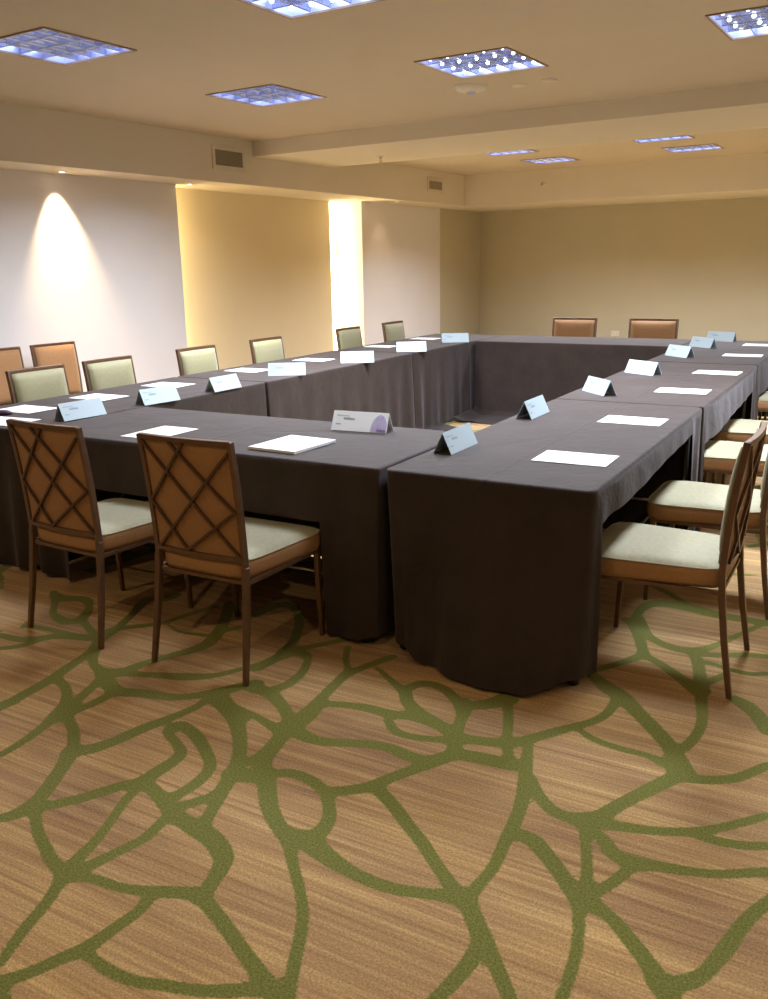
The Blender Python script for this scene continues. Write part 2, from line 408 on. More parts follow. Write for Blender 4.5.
 [(0.284,-0.711,0.0296),(0.354,-0.695,0.0246),(0.437,-0.666,0.0211),(0.507,-0.629,0.0201),(0.566,-0.581,0.0185),(0.636,-0.499,0.0177),(0.683,-0.436,0.0155)],
 [(0.524,-0.627,0.0169),(0.585,-0.627,0.0213),(0.656,-0.608,0.0203),(0.707,-0.578,0.0193)],
 [(0.256,-0.737,0.0163),(0.289,-0.802,0.0155),(0.329,-0.9,0.0159),(0.359,-0.984,0.0184)],
 [(0.276,-0.742,0.0196),(0.337,-0.781,0.0214),(0.366,-0.815,0.0255),(0.423,-0.828,0.0315),(0.478,-0.81,0.0245),(0.548,-0.79,0.0201),(0.622,-0.76,0.0178),(0.706,-0.702,0.0186),(0.726,-0.69,0.0227)],
 [(0.117,-0.872,0.025),(0.167,-0.875,0.0298),(0.22,-0.911,0.0264),(0.289,-0.969,0.0246),(0.343,-1.021,0.024),(0.365,-1.035,0.0284)],
 [(-0.791,-1.622,0.0207),(-0.721,-1.594,0.0179),(-0.639,-1.581,0.0174),(-0.579,-1.559,0.0203),(-0.526,-1.531,0.0224),(-0.456,-1.498,0.0245)],
 [(-0.791,-1.637,0.0193),(-0.751,-1.712,0.0184),(-0.724,-1.788,0.018),(-0.693,-1.855,0.0159),(-0.672,-1.895,0.0144)],
 [(-0.546,-1.567,0.0189),(-0.534,-1.621,0.0186),(-0.539,-1.688,0.02),(-0.546,-1.76,0.0234),(-0.569,-1.815,0.0211),(-0.593,-1.875,0.0206),(-0.625,-1.928,0.0213),(-0.636,-1.945,0.0212)],
 [(-0.625,-1.928,0.0145),(-0.564,-1.954,0.0141)],
 [(-0.529,-1.774,0.015),(-0.455,-1.78,0.0168),(-0.379,-1.772,0.0174),(-0.307,-1.744,0.0173),(-0.235,-1.716,0.0185),(-0.174,-1.679,0.0208),(-0.136,-1.65,0.0231),(-0.084,-1.635,0.0195)],
 [(-0.429,-1.503,0.0217),(-0.347,-1.533,0.0209),(-0.262,-1.569,0.0207),(-0.183,-1.603,0.0216),(-0.128,-1.624,0.0214),(-0.08,-1.637,0.0191)],
 [(0.121,-1.17,0.0256),(0.161,-1.212,0.0251),(0.214,-1.267,0.026),(0.26,-1.31,0.0206),(0.321,-1.372,0.018),(0.345,-1.398,0.0168)],
 [(0.214,-1.267,0.0211),(0.22,-1.346,0.0215),(0.215,-1.415,0.0192),(0.205,-1.484,0.0181)],
 [(0.427,-0.84,0.0191),(0.409,-0.918,0.0175),(0.381,-0.985,0.0188),(0.363,-1.029,0.0249)],
 [(0.357,-1.034,0.0181),(0.39,-1.124,0.0157),(0.413,-1.206,0.015),(0.425,-1.287,0.0151),(0.432,-1.345,0.0147)],
 [(0.383,-1.025,0.0269),(0.445,-1.052,0.021),(0.508,-1.101,0.022),(0.558,-1.145,0.0238),(0.592,-1.185,0.0268),(0.621,-1.214,0.0284),(0.632,-1.233,0.0266)],
 [(0.592,-1.185,0.0246),(0.64,-1.156,0.0241),(0.67,-1.105,0.0189),(0.692,-1.013,0.0213),(0.708,-0.918,0.0194),(0.731,-0.84,0.0184),(0.746,-0.805,0.0184),(0.773,-0.733,0.0179)]]


def carpet_segments():
    segs = []
    for pl in CARPET:
        P = [np.array(q) for q in pl]
        n = len(P)
        S = []
        for i in range(n - 1):
            p0 = P[i - 1] if i else 2 * P[0] - P[1]
            p1, p2 = P[i], P[i + 1]
            p3 = P[i + 2] if i + 2 < n else 2 * P[-1] - P[-2]
            for t in np.linspace(0, 1, 5)[:-1]:
                q = .5 * (2 * p1 + (p2 - p0) * t + (2 * p0 - 5 * p1 + 4 * p2 - p3) * t * t + (3 * p1 - p0 - 3 * p2 + p3) * t ** 3)
                q[2] = p1[2] + (p2[2] - p1[2]) * t
                S.append(q)
        S.append(P[-1])
        segs.append(list(zip(S, S[1:])))
    return segs


def axis(lo, hi, f0, f1, fine, coarse):
    a = list(np.arange(lo, f0, coarse)) + list(np.arange(f0, f1, fine)) + list(np.arange(f1, hi, coarse)) + [hi]
    return np.array(a)


def build_floor():
    xs = axis(XA - .1, XR + .1, -3.6, 1.6, .017, .07)
    ys = axis(YN - .1, YF + .1, -2.1, 2.0, .017, .07)
    X, Y = np.meshgrid(xs, ys)
    D = np.full(X.shape, .5)
    k = .016
    for poly in carpet_segments():
        E = np.full(X.shape, .5)
        for a, b in poly:
            r = max(a[2], b[2]) + .08
            i0, i1 = np.searchsorted(xs, [min(a[0], b[0]) - r, max(a[0], b[0]) + r])
            j0, j1 = np.searchsorted(ys, [min(a[1], b[1]) - r, max(a[1], b[1]) + r])
            if i0 == i1 or j0 == j1:
                continue
            px = X[j0:j1, i0:i1]; py = Y[j0:j1, i0:i1]
            dx, dy = b[0] - a[0], b[1] - a[1]
            t = np.clip(((px - a[0]) * dx + (py - a[1]) * dy) / (dx * dx + dy * dy + 1e-12), 0, 1)
            d = np.hypot(px - a[0] - t * dx, py - a[1] - t * dy) - .94 * (a[2] + (b[2] - a[2]) * t)
            E[j0:j1, i0:i1] = np.minimum(E[j0:j1, i0:i1], d)
        h = np.maximum(k - np.abs(D - E), 0) / k       # neighbouring veins flow into each other
        D = np.minimum(D, E) - h * h * k * .25
    # the same kind of vein network on the rest of the floor
    rng = np.random.RandomState(5)
    cell = .46
    gx = np.arange(XA - 1, XR + 1, cell); gy = np.arange(YN - 1, YF + 1, cell)
    seeds = np.array([(x + rng.uniform(-.2, .2), y + rng.uniform(-.2, .2)) for x in gx for y in gy])
    wx = X + .07 * np.sin(5.1 * Y + 1.3 * X) + .03 * np.sin(11 * X)
    wy = Y + .07 * np.sin(4.3 * X - 1.7 * Y) + .03 * np.sin(9 * Y + 2)
    d1 = np.full(X.shape, 9.); d2 = np.full(X.shape, 9.)
    for sx, sy in seeds:
        i0, i1 = np.searchsorted(xs, [sx - 1.1, sx + 1.1]); j0, j1 = np.searchsorted(ys, [sy - 1.1, sy + 1.1])
        if i0 == i1 or j0 == j1:
            continue
        d = np.hypot(wx[j0:j1, i0:i1] - sx, wy[j0:j1, i0:i1] - sy)
        A = d1[j0:j1, i0:i1]; B = d2[j0:j1, i0:i1]
        nb = np.where(d < A, A, np.minimum(B, d)); na = np.minimum(A, d)
        d1[j0:j1, i0:i1] = na; d2[j0:j1, i0:i1] = nb
    V = (d2 - d1) * .5 - .020
    # traced part of the floor: a four-sided region of the near aisle
    quad = [(-3.02, -.22), (-.62, -2.0), (.85, -1.15), (.36, 1.62)]
    inside = np.full(X.shape, True)
    for (ax, ay), (bx_, by_) in zip(quad, quad[1:] + quad[:1]):
        inside &= ((bx_ - ax) * (Y - ay) - (by_ - ay) * (X - ax)) > -.02
    # under the front table the traced lines fade out
    inside &= ~((Y > .55) & (X < -.3))
    D = np.where(inside, D, np.minimum(V, np.where(D < .03, D, .5)))
    nx, ny = len(xs), len(ys)
    me = bpy.data.meshes.new('floor')
    co = np.stack([X.ravel(), Y.ravel(), np.zeros(X.size)], 1)
    idx = np.arange(nx * ny).reshape(ny, nx)
    q = np.stack([idx[:-1, :-1], idx[:-1, 1:], idx[1:, 1:], idx[1:, :-1]], -1).reshape(-1, 4)
    me.vertices.add(len(co)); me.vertices.foreach_set('co', co.astype(np.float32).ravel())
    me.loops.add(q.size); me.loops.foreach_set('vertex_index', q.astype(np.int32).ravel())
    me.polygons.add(len(q))
    me.polygons.foreach_set('loop_start', np.arange(0, q.size, 4, dtype=np.int32))
    me.polygons.foreach_set('loop_total', np.full(len(q), 4, dtype=np.int32))
    me.update(calc_edges=True)
    at = me.attributes.new('vein', 'FLOAT', 'POINT')
    at.data.foreach_set('value', D.astype(np.float32).ravel())
    me.materials.append(M['carpet'])
    o = bpy.data.objects.new('floor', me); C.objects.link(o)
    o['kind'] = 'structure'


build_floor()

FIX = [(x, y, .62, .62) for y in (.83, 2.69) for x in (-3.535, -1.775, -.02)] + \
      [(x, y, .56, .50) for y, xs in ((6.92, (-3.56, -1.84, -.14)), (8.06, (-3.50, -1.79, -.10))) for x in xs]


def build_ceiling():
    bm = bmesh.new()
    def row(x0, x1, y0, y1):
        bx(bm, x0, x1, y0, y1, ZC, ZC + .16)
    ys = sorted({f[1] for f in FIX})
    y = YN - .1
    for yc in ys:
        r = [(f[0], f[2] / 2) for f in FIX if f[1] == yc]
        h = [f[3] for f in FIX if f[1] == yc][0] / 2
        row(XA - .1, XR + .1, y, yc - h)
        x = XA - .1
        for xc, s in sorted(r):
            row(x, xc - s, yc - h, yc + h); x = xc + s
        row(x, XR + .1, yc - h, yc + h)
        y = yc + h
    row(XA - .1, XR + .1, y, YF + .1)
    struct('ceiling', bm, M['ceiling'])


build_ceiling()

# left side: flush panel, lit alcove with a light slot, flush panel, olive end
Y1, Y2, Y2b, Y3 = 3.85, 6.81, 7.13, 9.22
bm = bmesh.new(); bx(bm, XL - .5, XL, YN, Y1, 0, ZC)
struct('wall_left', bm, M['wall_light'])
bm = bmesh.new(); bx(bm, XA - .22, XA, Y1, Y2, 0, ZC)
struct('wall_left_alcove', bm, M['alcove'])
bm = bmesh.new(); bx(bm, XA - .22, XA - .13, Y2, Y2b, 0, ZC)
struct('wall_left_slot', bm, M['alcove'])
bm = bmesh.new(); bx(bm, XL - .5, XL, Y2b, Y3, 0, ZC)
struct('wall_left_panel', bm, M['wall_light'])
bm = bmesh.new(); bx(bm, XL - .5, XL - .012, Y3, YF, 0, ZC)
struct('wall_left_end', bm, M['wall_olive'])
bm = bmesh.new(); bx(bm, XL - .5, XR + .2, YF, YF + .2, 0, ZC)
struct('wall_far', bm, M['wall_olive'])
bm = bmesh.new(); bx(bm, XR, XR + .2, YN, YF, 0, ZC)
struct('wall_right', bm, M['plain'])
bm = bmesh.new(); bx(bm, XL - .5, XR + .2, YN - .2, YN, 0, ZC)
struct('wall_near', bm, M['plain'])
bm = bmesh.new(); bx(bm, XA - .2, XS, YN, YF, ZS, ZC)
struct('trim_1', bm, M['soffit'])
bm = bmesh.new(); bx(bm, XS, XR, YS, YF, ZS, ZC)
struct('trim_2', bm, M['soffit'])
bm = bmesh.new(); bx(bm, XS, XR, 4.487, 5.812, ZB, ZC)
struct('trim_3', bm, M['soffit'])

# ------------------------------------------------------------------ ceiling fixtures
def lamp_area(name, loc, sx, sy, power, col, spread, rot=(0, 0, 0)):
    l = bpy.data.lights.new(name, 'AREA')
    l.shape = 'RECTANGLE'; l.size = sx; l.size_y = sy
    l.energy = power; l.color = col; l.spread = spread
    o = bpy.data.objects.new(name, l); C.objects.link(o)
    o.location = loc; o.rotation_euler = rot
    return o


def make_troffer(wd, d, points=False):
    t = thing('ceiling_light', '', 'ceiling light')
    a, b = wd / 2, d / 2
    bm = bmesh.new()   # thin trim lying on the ceiling face
    for x0, x1, y0, y1 in ((-a - .007, a + .007, -b - .007, -b + .005), (-a - .007, a + .007, b - .005, b + .007), (-a - .007, -a + .005, -b + .005, b - .005), (a - .005, a + .007, -b + .005, b - .005)):
        bx(bm, x0, x1, y0, y1, -.008, .002)
    obj('trim_frame', bm, M['trim_dark'], t)
    bm = bmesh.new()
    e = .004
    bx(bm, -a + e, a - e, -b + e, b - e, 0, .11, skip=('b',))
    obj('housing', bm, M['housing'], t)
    bm = bmesh.new()
    nx, ny = 5, 4
    def blade(along_x, c, h0):
        # parabolic blade: broad rounded shoulder above, thin lower edge
        sec = [(.002, .004)] + [(.002 + .014 * (k / 6) ** 1.8, .004 + h0 * k / 6) for k in range(1, 7)]
        sec = [(-p, z) for p, z in sec] + sec[::-1]
        if along_x:
            v0 = [bm.verts.new((-a + .006, c + p, z)) for p, z in sec]; v1 = [bm.verts.new((a - .006, c + p, z)) for p, z in sec]
        else:
            v0 = [bm.verts.new((c + p, -b + .006, z)) for p, z in sec]; v1 = [bm.verts.new((c + p, b - .006, z)) for p, z in sec]
        n = len(sec)
        for q in range(n):
            bm.faces.new((v0[q], v0[(q + 1) % n], v1[(q + 1) % n], v1[q]))
    for i in range(1, nx):
        blade(False, -a + 2 * a * i / nx, .036)
    for j in range(1, ny):
        blade(True, -b + 2 * b * j / ny, .044)
    obj('louver', bm, M['louver'], t, smooth=True)
    for j in range(3):
        y = -b + 2 * b * (j + .5) / 3
        bm = bmesh.new()
        sweep(bm, [(-a + .02, y, .078), (a - .02, y, .078)], .026, .026, round_=True, n=10)
        obj('fluorescent_tube', bm, M['tube'], t, smooth=True)
    if points:   # glowing beads stand in for tube reflections in the louver cells
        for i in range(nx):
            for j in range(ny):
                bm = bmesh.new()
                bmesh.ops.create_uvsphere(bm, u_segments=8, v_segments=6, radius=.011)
                o = obj('glint_bead', bm, M['point'], t, smooth=True)
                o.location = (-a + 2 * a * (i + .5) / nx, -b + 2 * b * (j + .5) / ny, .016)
    return t


POWER = 54
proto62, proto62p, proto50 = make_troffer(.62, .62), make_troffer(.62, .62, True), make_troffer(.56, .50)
used = set()
names = {
    (-3.535, .83): 'square recessed louver light cut by the left edge of the photo, nearest the left wall',
    (-1.775, .83): 'square recessed louver light cut by the top edge, left of centre',
    (-.02, .83): 'square recessed louver light above the near end of the right table row, out of frame',
    (-3.535, 2.69): 'small-looking square louver light nearest the first vent in the left bulkhead',
    (-1.775, 2.69): 'square recessed louver light directly in front of the round ceiling detector',
    (-.02, 2.69): 'square recessed louver light cut by the right edge at the top right corner',
    (-3.56, 6.92): 'narrow louver light just behind the beam, leftmost and brightest of the far four',
    (-1.84, 6.92): 'bluish narrow louver light just behind the beam, right of the bright far pair',
    (-.14, 6.92): 'narrow louver light just behind the beam, third from left, out of frame',
    (-3.50, 8.06): 'narrow louver light near the far bulkhead, left one of that row',
    (-1.79, 8.06): 'narrow louver light near the far bulkhead, right one in view in that row',
    (-.10, 8.06): 'narrow louver light near the far bulkhead, third from left, out of frame',
}
for x, y, wd_, d in FIX:
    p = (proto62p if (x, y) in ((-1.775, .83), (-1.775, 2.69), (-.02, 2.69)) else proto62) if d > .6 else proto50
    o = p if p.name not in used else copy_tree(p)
    used.add(p.name)
    o.location = (x, y, ZC)
    tag(o, names[(x, y)], 'ceiling light', 'recessed louver ceiling lights')
    k = .34 if y < 1 else 1.5 if y < 5 else .62
    lamp_area('troffer_light', (x, y, ZC - .012), wd_ - .06, d - .06, POWER * k, (.85, .91, 1.0), math.radians(150 if y < 5 else 132))


def downlight(loc, label, power=0, aim=None, cone=60, blend=.8, col=(1, .72, .42)):
    t = thing('downlight', label, 'downlight', loc)
    bm = bmesh.new(); lathe(bm, [(.030, 0), (.030, -.004), (.046, -.006), (.050, 0)], 24)
    obj('trim_ring', bm, M['trim_white'], t, smooth=True)
    bm = bmesh.new(); lathe(bm, [(0, -.001), (.029, -.001), (.029, 0)], 20)
    obj('lens', bm, M['lamp_lens'], t)
    if power:
        l = bpy.data.lights.new('downlight_beam', 'SPOT')
        l.energy = power; l.color = col; l.spot_size = math.radians(cone); l.spot_blend = blend
        l.shadow_soft_size = .02
        o = bpy.data.objects.new('downlight_beam', l); C.objects.link(o)
        o.location = Vector(loc) + Vector((0, 0, -.02))
        o.rotation_euler = (Vector(aim) - o.location).to_track_quat('-Z', 'Y').to_euler()


downlight((-5.55, 2.40, ZS), 'lit round downlight in the soffit above the hot spot on the left wall', 200, (-5.72, 2.45, 1.40), 64, 1.0)
downlight((-5.58, 3.93, ZS), 'lit round downlight above the left end of the yellow alcove', 5, (-5.9, 4.3, 1.5), 80, 1.0)
downlight((-5.40, 7.53, ZS), 'round downlight above the pale panel right of the bright light slot', 4, (-5.65, 7.6, 1.2), 80, 1.0)

for x, y, lb in ((-2.9, -2.3, 'added warm fill downlight in the unseen ceiling behind the camera, left'), (-.6, -2.7, 'added warm fill downlight in the unseen ceiling behind the camera, middle'), (1.6, -2.2, 'added warm fill downlight in the unseen ceiling behind the camera, right')):
    downlight((x, y, ZC), lb, 32, (x * .8 - .2, y + 1.2, 0), 130, 1.0, (1, .70, .38))  # unseen lamps, added as warm fill from the camera side

# vertical cove lights either end of the alcove
bm = bmesh.new(); bx(bm, XA - .128, XA - .105, Y2 + .02, Y2b - .06, .1, ZS - .005)
o = obj('cove_light', bm, M['cove'])
tag(o, 'tall glowing white light strip in the slot at the right end of the alcove', 'light strip')
bm = bmesh.new(); bx(bm, XL - .2, XL - .06, Y1 + .002, Y1 + .02, .1, ZS - .005)
o = obj('cove_light', bm, M['cove_side'])
tag(o, 'hidden warm light strip behind the left wall panel edge, washing the alcove', 'light strip')


def vent(y0, y1, z0, z1, label):
    t = thing('air_vent', label, 'air vent', (XS, (y0 + y1) / 2, (z0 + z1) / 2), 0, 'air vents in the left bulkhead')
    hy, hz = (y1 - y0) / 2, (z1 - z0) / 2
    f = .04
    bm = bmesh.new()
    bx(bm, 0, .012, -hy, hy, hz - f, hz); bx(bm, 0, .012, -hy, hy, -hz, -hz + f)
    bx(bm, 0, .012, -hy, -hy + f, -hz + f, hz - f); bx(bm, 0, .012, hy - f, hy, -hz + f, hz - f)
    obj('frame', bm, M['trim_white'], t, bevel=.003)
    bm = bmesh.new(); bx(bm, 0.001, .003, -hy + f, hy - f, -hz + f, hz - f)
    obj('backing', bm, M['grille_dark'], t)
    bm = bmesh.new()
    n = 11
    for i in range(n):
        z = -hz + f + (2 * hz - 2 * f) * (i + .5) / n
        bx(bm, .003, .010, -hy + f, hy - f, z - .0045, z + .0045)
    n = 12
    for i in range(1, n):
        y = -hy + f + (2 * hy - 2 * f) * i / n
        bx(bm, .002, .008, y - .002, y + .002, -hz + f, hz - f)
    obj('grille', bm, M['grille'], t)


vent(3.89, 4.36, 2.425, 2.645, 'square white framed air vent in the left bulkhead before the beam')
vent(8.03, 8.46, 2.45, 2.635, 'smaller looking air vent in the left bulkhead beyond the beam')

# ceiling devices
t = thing('ceiling_detector', 'flat round white detector with bluish lens on the ceiling beside a louver light', 'smoke detector', (-2.17, 3.31, ZC))
bm = bmesh.new(); lathe(bm, [(.0, -.040), (.06, -.038), (.105, -.026), (.120, -.006), (.120, 0)], 28)
obj('housing', bm, M['plate'], t, smooth=True)
bm = bmesh.new(); lathe(bm, [(0, -.056), (.022, -.052), (.034, -.038)], 16)
obj('lens', bm, M['lens_blue'], t, smooth=True)
for i, (x, y, lb) in enumerate([(-1.876, 3.48, 'flat round cover plate on the ceiling just right of the detector'), (-1.635, 3.447, 'flat round cover plate on the ceiling farther right of the detector')]):
    bm = bmesh.new(); lathe(bm, [(0, -.008), (.05, -.008), (.056, -.003), (.056, 0)], 24)
    tag(obj('ceiling_cover_plate', bm, M['trim_white'], smooth=True), lb, 'cover plate', 'ceiling cover plates').location = (x, y, ZC)


def sprinkler(loc, rot, label):
    t = thing('fire_sprinkler', label, 'sprinkler', loc)
    t.rotation_euler = rot
    bm = bmesh.new(); lathe(bm, [(.036, 0), (.034, -.006), (.014, -.012), (0, -.012)], 18)
    obj('escutcheon', bm, M['plate'], t, smooth=True)
    bm = bmesh.new()
    lathe(bm, [(.011, -.010), (.011, -.028), (.0, -.028)], 10)
    for s in (-1, 1):
        sweep(bm, [(s * .010, 0, -.026), (s * .015, 0, -.040), (s * .003, 0, -.056)], .004, .004)
    lathe(bm, [(0, -.056), (.020, -.057), (.020, -.060), (0, -.060)], 12)
    obj('sprinkler_head', bm, M['brass'], t)


sprinkler((-4.21, 5.29, ZB), (0, 0, 0), 'small fire sprinkler hanging under the ceiling beam at its left')
sprinkler((-4.016, YS, 2.536), (PI / 2, 0, PI), 'small fire sprinkler on the far bulkhead face above the back wall')  # mounted sideways on the upright bulkhead face

t = thing('wall_outlet', 'pale wall outlet low on the far wall between the two far chairs', 'wall outlet', (-3.40, YF, .445))
bm = bmesh.new(); bx(bm, -.06, .06, -.008, 0, -.04, .04); obj('cover_plate', bm, M['plate'], t, bevel=.003)
for s in (-1, 1):
    bm = bmesh.new()
    bx(bm, s * .028 - .017, s * .028 + .017, -.010, -.008, -.017, .017)
    obj('socket', bm, M['trim_white'], t)


# ------------------------------------------------------------------ tables and cloths
ZT = .742


def make_table(x0, x1, y0, y1, label, legs_in=(.035, .02), rail='e'):
    cx, cy = (x0 + x1) / 2, (y0 + y1) / 2
    t = thing('banquet_table', label, 'table', T(cx, cy), TAB, 'folding tables of the hollow square')
    hx, hy = (x1 - x0) / 2 - .03, (y1 - y0) / 2 - .03
    bm = bmesh.new(); bx(bm, -hx, hx, -hy, hy, .705, .735)
    obj('tabletop', bm, M['tabletop'], t, bevel=.006)
    lx, ly = hx - legs_in[0], hy - legs_in[1]
    for sx in (-1, 1):
        for sy in (-1, 1):
            bm = bmesh.new()
            sweep(bm, [(sx * lx, sy * ly, .705), (sx * lx, sy * ly, .03)], .028, .028, round_=True, n=10)
            lg = obj('leg', bm, M['steel'], t, smooth=True)
            bm = bmesh.new()
            lathe(bm, [(0, 0), (.020, 0), (.021, .012), (.018, .035), (.0, .036)], 12, (sx * lx, sy * ly, 0))
            obj('foot', bm, M['rubber'], lg, smooth=True)
    bm = bmesh.new()
    if rail in 'ew':
        q = lx - .07 if rail == 'e' else -lx + .07
        sweep(bm, [(q, -ly, .268), (q, ly, .268)], .014, .014, round_=True)
    else:
        q = ly if rail == 'n' else -ly
        sweep(bm, [(-lx, q, .268), (lx, q, .268)], .014, .014, round_=True)
    obj('side_rail', bm, M['steel'], t, smooth=True)
    # cross bars join the leg pairs at each end; diagonals run up under the top
    bm = bmesh.new()
    if hx > hy:
        for sx in (-1, 1):
            sweep(bm, [(sx * lx, -ly, .22), (sx * lx, ly, .22)], .016, .016, round_=True)
            sweep(bm, [(sx * lx, 0, .22), (sx * (lx - .42), 0, .70)], .012, .012, round_=True)
    else:
        for sy in (-1, 1):
            sweep(bm, [(-lx, sy * ly, .22), (lx, sy * ly, .22)], .016, .016, round_=True)
            sweep(bm, [(0, sy * ly, .22), (0, sy * (ly - .42), .70)], .012, .012, round_=True)
    obj('leg_brace', bm, M['steel'], t, smooth=True)
    return t


def sstep(a, b, x):
    t = min(max((x - a) / (b - a), 0), 1)
    return t * t * (3 - 2 * t)


def make_cloth(x0, x1, y0, y1, label, short='', hem=.515, corner=(.24, .24), abut=None, seed=0, hemslope=0.0, warp=None, r=.018, fold=.007, pool=None):
    """cloth over one table; short = side whose skirt is gathered up to hem; abut = sides pressed to a neighbour"""
    rnd = random.Random(seed)
    cx, cy = (x0 + x1) / 2, (y0 + y1) / 2
    hx, hy = (x1 - x0) / 2 - .004, (y1 - y0) / 2 - .004
    abut = abut or {}
    step = .028
    # perimeter samples: (x, y, nx, ny, side, distance along side, side length)
    per = []
    sides = [('s', (-hx + r, -hy), (1, 0), (0, -1), 2 * (hx - r)), ('e', (hx, -hy + r), (0, 1), (1, 0), 2 * (hy - r)),
             ('n', (hx - r, hy), (-1, 0), (0, 1), 2 * (hx - r)), ('w', (-hx, hy - r), (0, -1), (-1, 0), 2 * (hy - r))]
    for k, (sd, p, d, n, L) in enumerate(sides):
        m = max(int(L / step), 4)
        # extra samples close to the ends where the skirt changes length
        us = sorted(set([round(L * i / m, 4) for i in range(m + 1)] + [round(q, 4) for c in corner for q in (c - .02, c - .01, c, c + .012) if 0 < q < L] +
                        [round(L - q, 4) for c in corner for q in (c - .02, c - .01, c, c + .012) if 0 < q < L]))
        for u in us:
            per.append((p[0] + d[0] * u, p[1] + d[1] * u, n[0], n[1], sd, u, L))
        n2 = sides[(k + 1) % 4][3]
        cxx, cyy = p[0] + d[0] * L - n[0] * r, p[1] + d[1] * L - n[1] * r
        for a in (.25, .5, .75):
            vx, vy = n[0] * math.cos(a * PI / 2) + n2[0] * math.sin(a * PI / 2), n[1] * math.cos(a * PI / 2) + n2[1] * math.sin(a * PI / 2)
            per.append((cxx + vx * r, cyy + vy * r, vx, vy, 'c', 0, 0))
    ph = [rnd.uniform(0, 6.28) for _ in range(8)]
    N = len(per)
    s = 0; arc = [0]
    for a, b in zip(per, per[1:]):
        s += math.hypot(b[0] - a[0], b[1] - a[1]); arc.append(s)
    bm = bmesh.new()
    rows = [0, .006, .016, .04, .09, .15, .22, .30, .38, .46, .54, .61, .67, .715]
    grid = []
    for j, dz in enumerate(rows):
        ring = []
        for i, (x, y, nx, ny, sd, u, L) in enumerate(per):
            full = .731 + .003 * math.sin(arc[i] * 5 + ph[0])
            if y < 0 and (sd == 'c' or min(u, L - u) < .14):
                full -= .040 * (1 if sd == 'c' else 1 - min(u, L - u) / .14)
            drop = full
            if sd in short:
                e0, e1 = corner if sd in 'sw' else corner[::-1]
                if sd == 'e':
                    e0, e1 = corner
                hz = ZT - hem - hemslope * u
                a = sstep(e0 - .012, e0 + .012, u) * sstep(e1 - .012, e1 + .012, L - u)
                drop = full * (1 - a) + (hz + .003 * math.sin(u * 7 + ph[1])) * a
            zf = dz / .715
            d = drop * zf
            out = 0.0
            if j < 3:
                out = (-.010, -.003, 0)[j]
                z = ZT - (0, .0025, .010)[j]
            else:
                z = max(ZT - max(d, .016), .008)
                dd = d / .715
                q = arc[i]
                amp = fold * dd ** .8
                out = amp * (math.sin(q * 2 * PI / .27 + ph[2] + .6 * math.sin(q * 3)) + .7 * math.sin(q * 2 * PI / .16 + ph[3]) * dd) + .012 * dd
                if sd != 'c':
                    ce = min(u, L - u)
                    if sd in short:
                        out += .035 * dd ** .5 * sstep(.1, .3, ce)
                    out += .030 * dd ** 1.1 * math.exp(-((ce - .07) / .06) ** 2)
                    out -= .012 * dd * math.exp(-((ce - .19) / .06) ** 2)
                else:
                    out += .010 * dd
            ox, oy = nx * out, ny * out
            if j >= 3:
                if warp:
                    wx_, wy_ = warp(x, y, dd)
                    ox += wx_; oy += wy_
                # sides pressed against a neighbouring table hang straight, a little inside the edge
                for k2, (lo, hi) in abut.items():
                    p_ = y if k2 in 'ew' else x
                    if lo - .03 <= p_ <= hi + .03:
                        lim = -.003 - .005 * dd
                        if k2 == 'e' and x > hx - .05: ox = min(ox, hx + lim - x)
                        if k2 == 'w' and x < -hx + .05: ox = max(ox, -hx - lim - x)
                        if k2 == 'n' and y > hy - .05: oy = min(oy, hy + lim - y)
                        if k2 == 's' and y < -hy + .05: oy = max(oy, -hy - lim - y)
            ring.append(bm.verts.new((x + ox, y + oy, z)))
        grid.append(ring)
    if pool:   # surplus length on the floor, added to darken the inside of the square
        for t_ in (.25, .6, 1.0):
            ring = []
            for i, (x, y, nx, ny, sd, u, L) in enumerate(per):
                q = grid[len(rows) - 1][i].co
                k = 0
                if sd in pool:
                    lo, hi, ext = pool[sd]
                    p_ = y if sd in 'ew' else x
                    k = ext * sstep(lo, lo + .15, p_) * sstep(-hi, -hi + .15, -p_)
                k = k * t_ + .0006 * t_
                ring.append(bm.verts.new((q.x + nx * k, q.y + ny * k, max(.008, q.z - .004 * t_) + (.006 * math.sin(arc[i] * 14 + 6 * t_) + .006 if k > .02 else 0))))
            grid.append(ring)
    for a, b in zip(grid, grid[1:]):
        for i in range(N):
            bm.faces.new((a[i], a[(i + 1) % N], b[(i + 1) % N], b[i]))
    # top: concentric inner loops down to a centre ridge, with soft fold creases
    prev = grid[0]
    for k in (.97, .9, .78, .6, .4, .2, .06):
        ring = []
        for (x, y, nx, ny, sd, u, L) in per:
            z = ZT + .0012 * math.sin(x * 9 + ph[4]) * math.sin(y * 8 + ph[5])
            ring.append(bm.verts.new((x * k, y * k, z)))
        for i in range(N):
            bm.faces.new((prev[i], prev[(i + 1) % N], ring[(i + 1) % N], ring[i]))
        prev = ring
    bm.faces.new(prev)
    o = obj('tablecloth', bm, M['cloth'], smooth=True)
    o.location = T(cx, cy); o.rotation_euler = (0, 0, TAB)
    tag(o, label, 'tablecloth', 'brown tablecloths')
    return o


W, L, w = 3.696, 6.352, .83
SEG = [0, 2.02, 4.19, L]
g = .004
cl = lambda s: s
R_LAB = ['dark brown cloth on the nearest right-hand table with its front corner facing the camera',
         'dark brown cloth on the middle table of the right-hand row',
         'dark brown cloth on the far table of the right-hand row']
L_LAB = ['dark brown cloth on the nearest left-hand table, behind the leftmost lattice chair',
         'dark brown cloth on the middle table of the left-hand row',
         'dark brown cloth on the far table of the left-hand row']


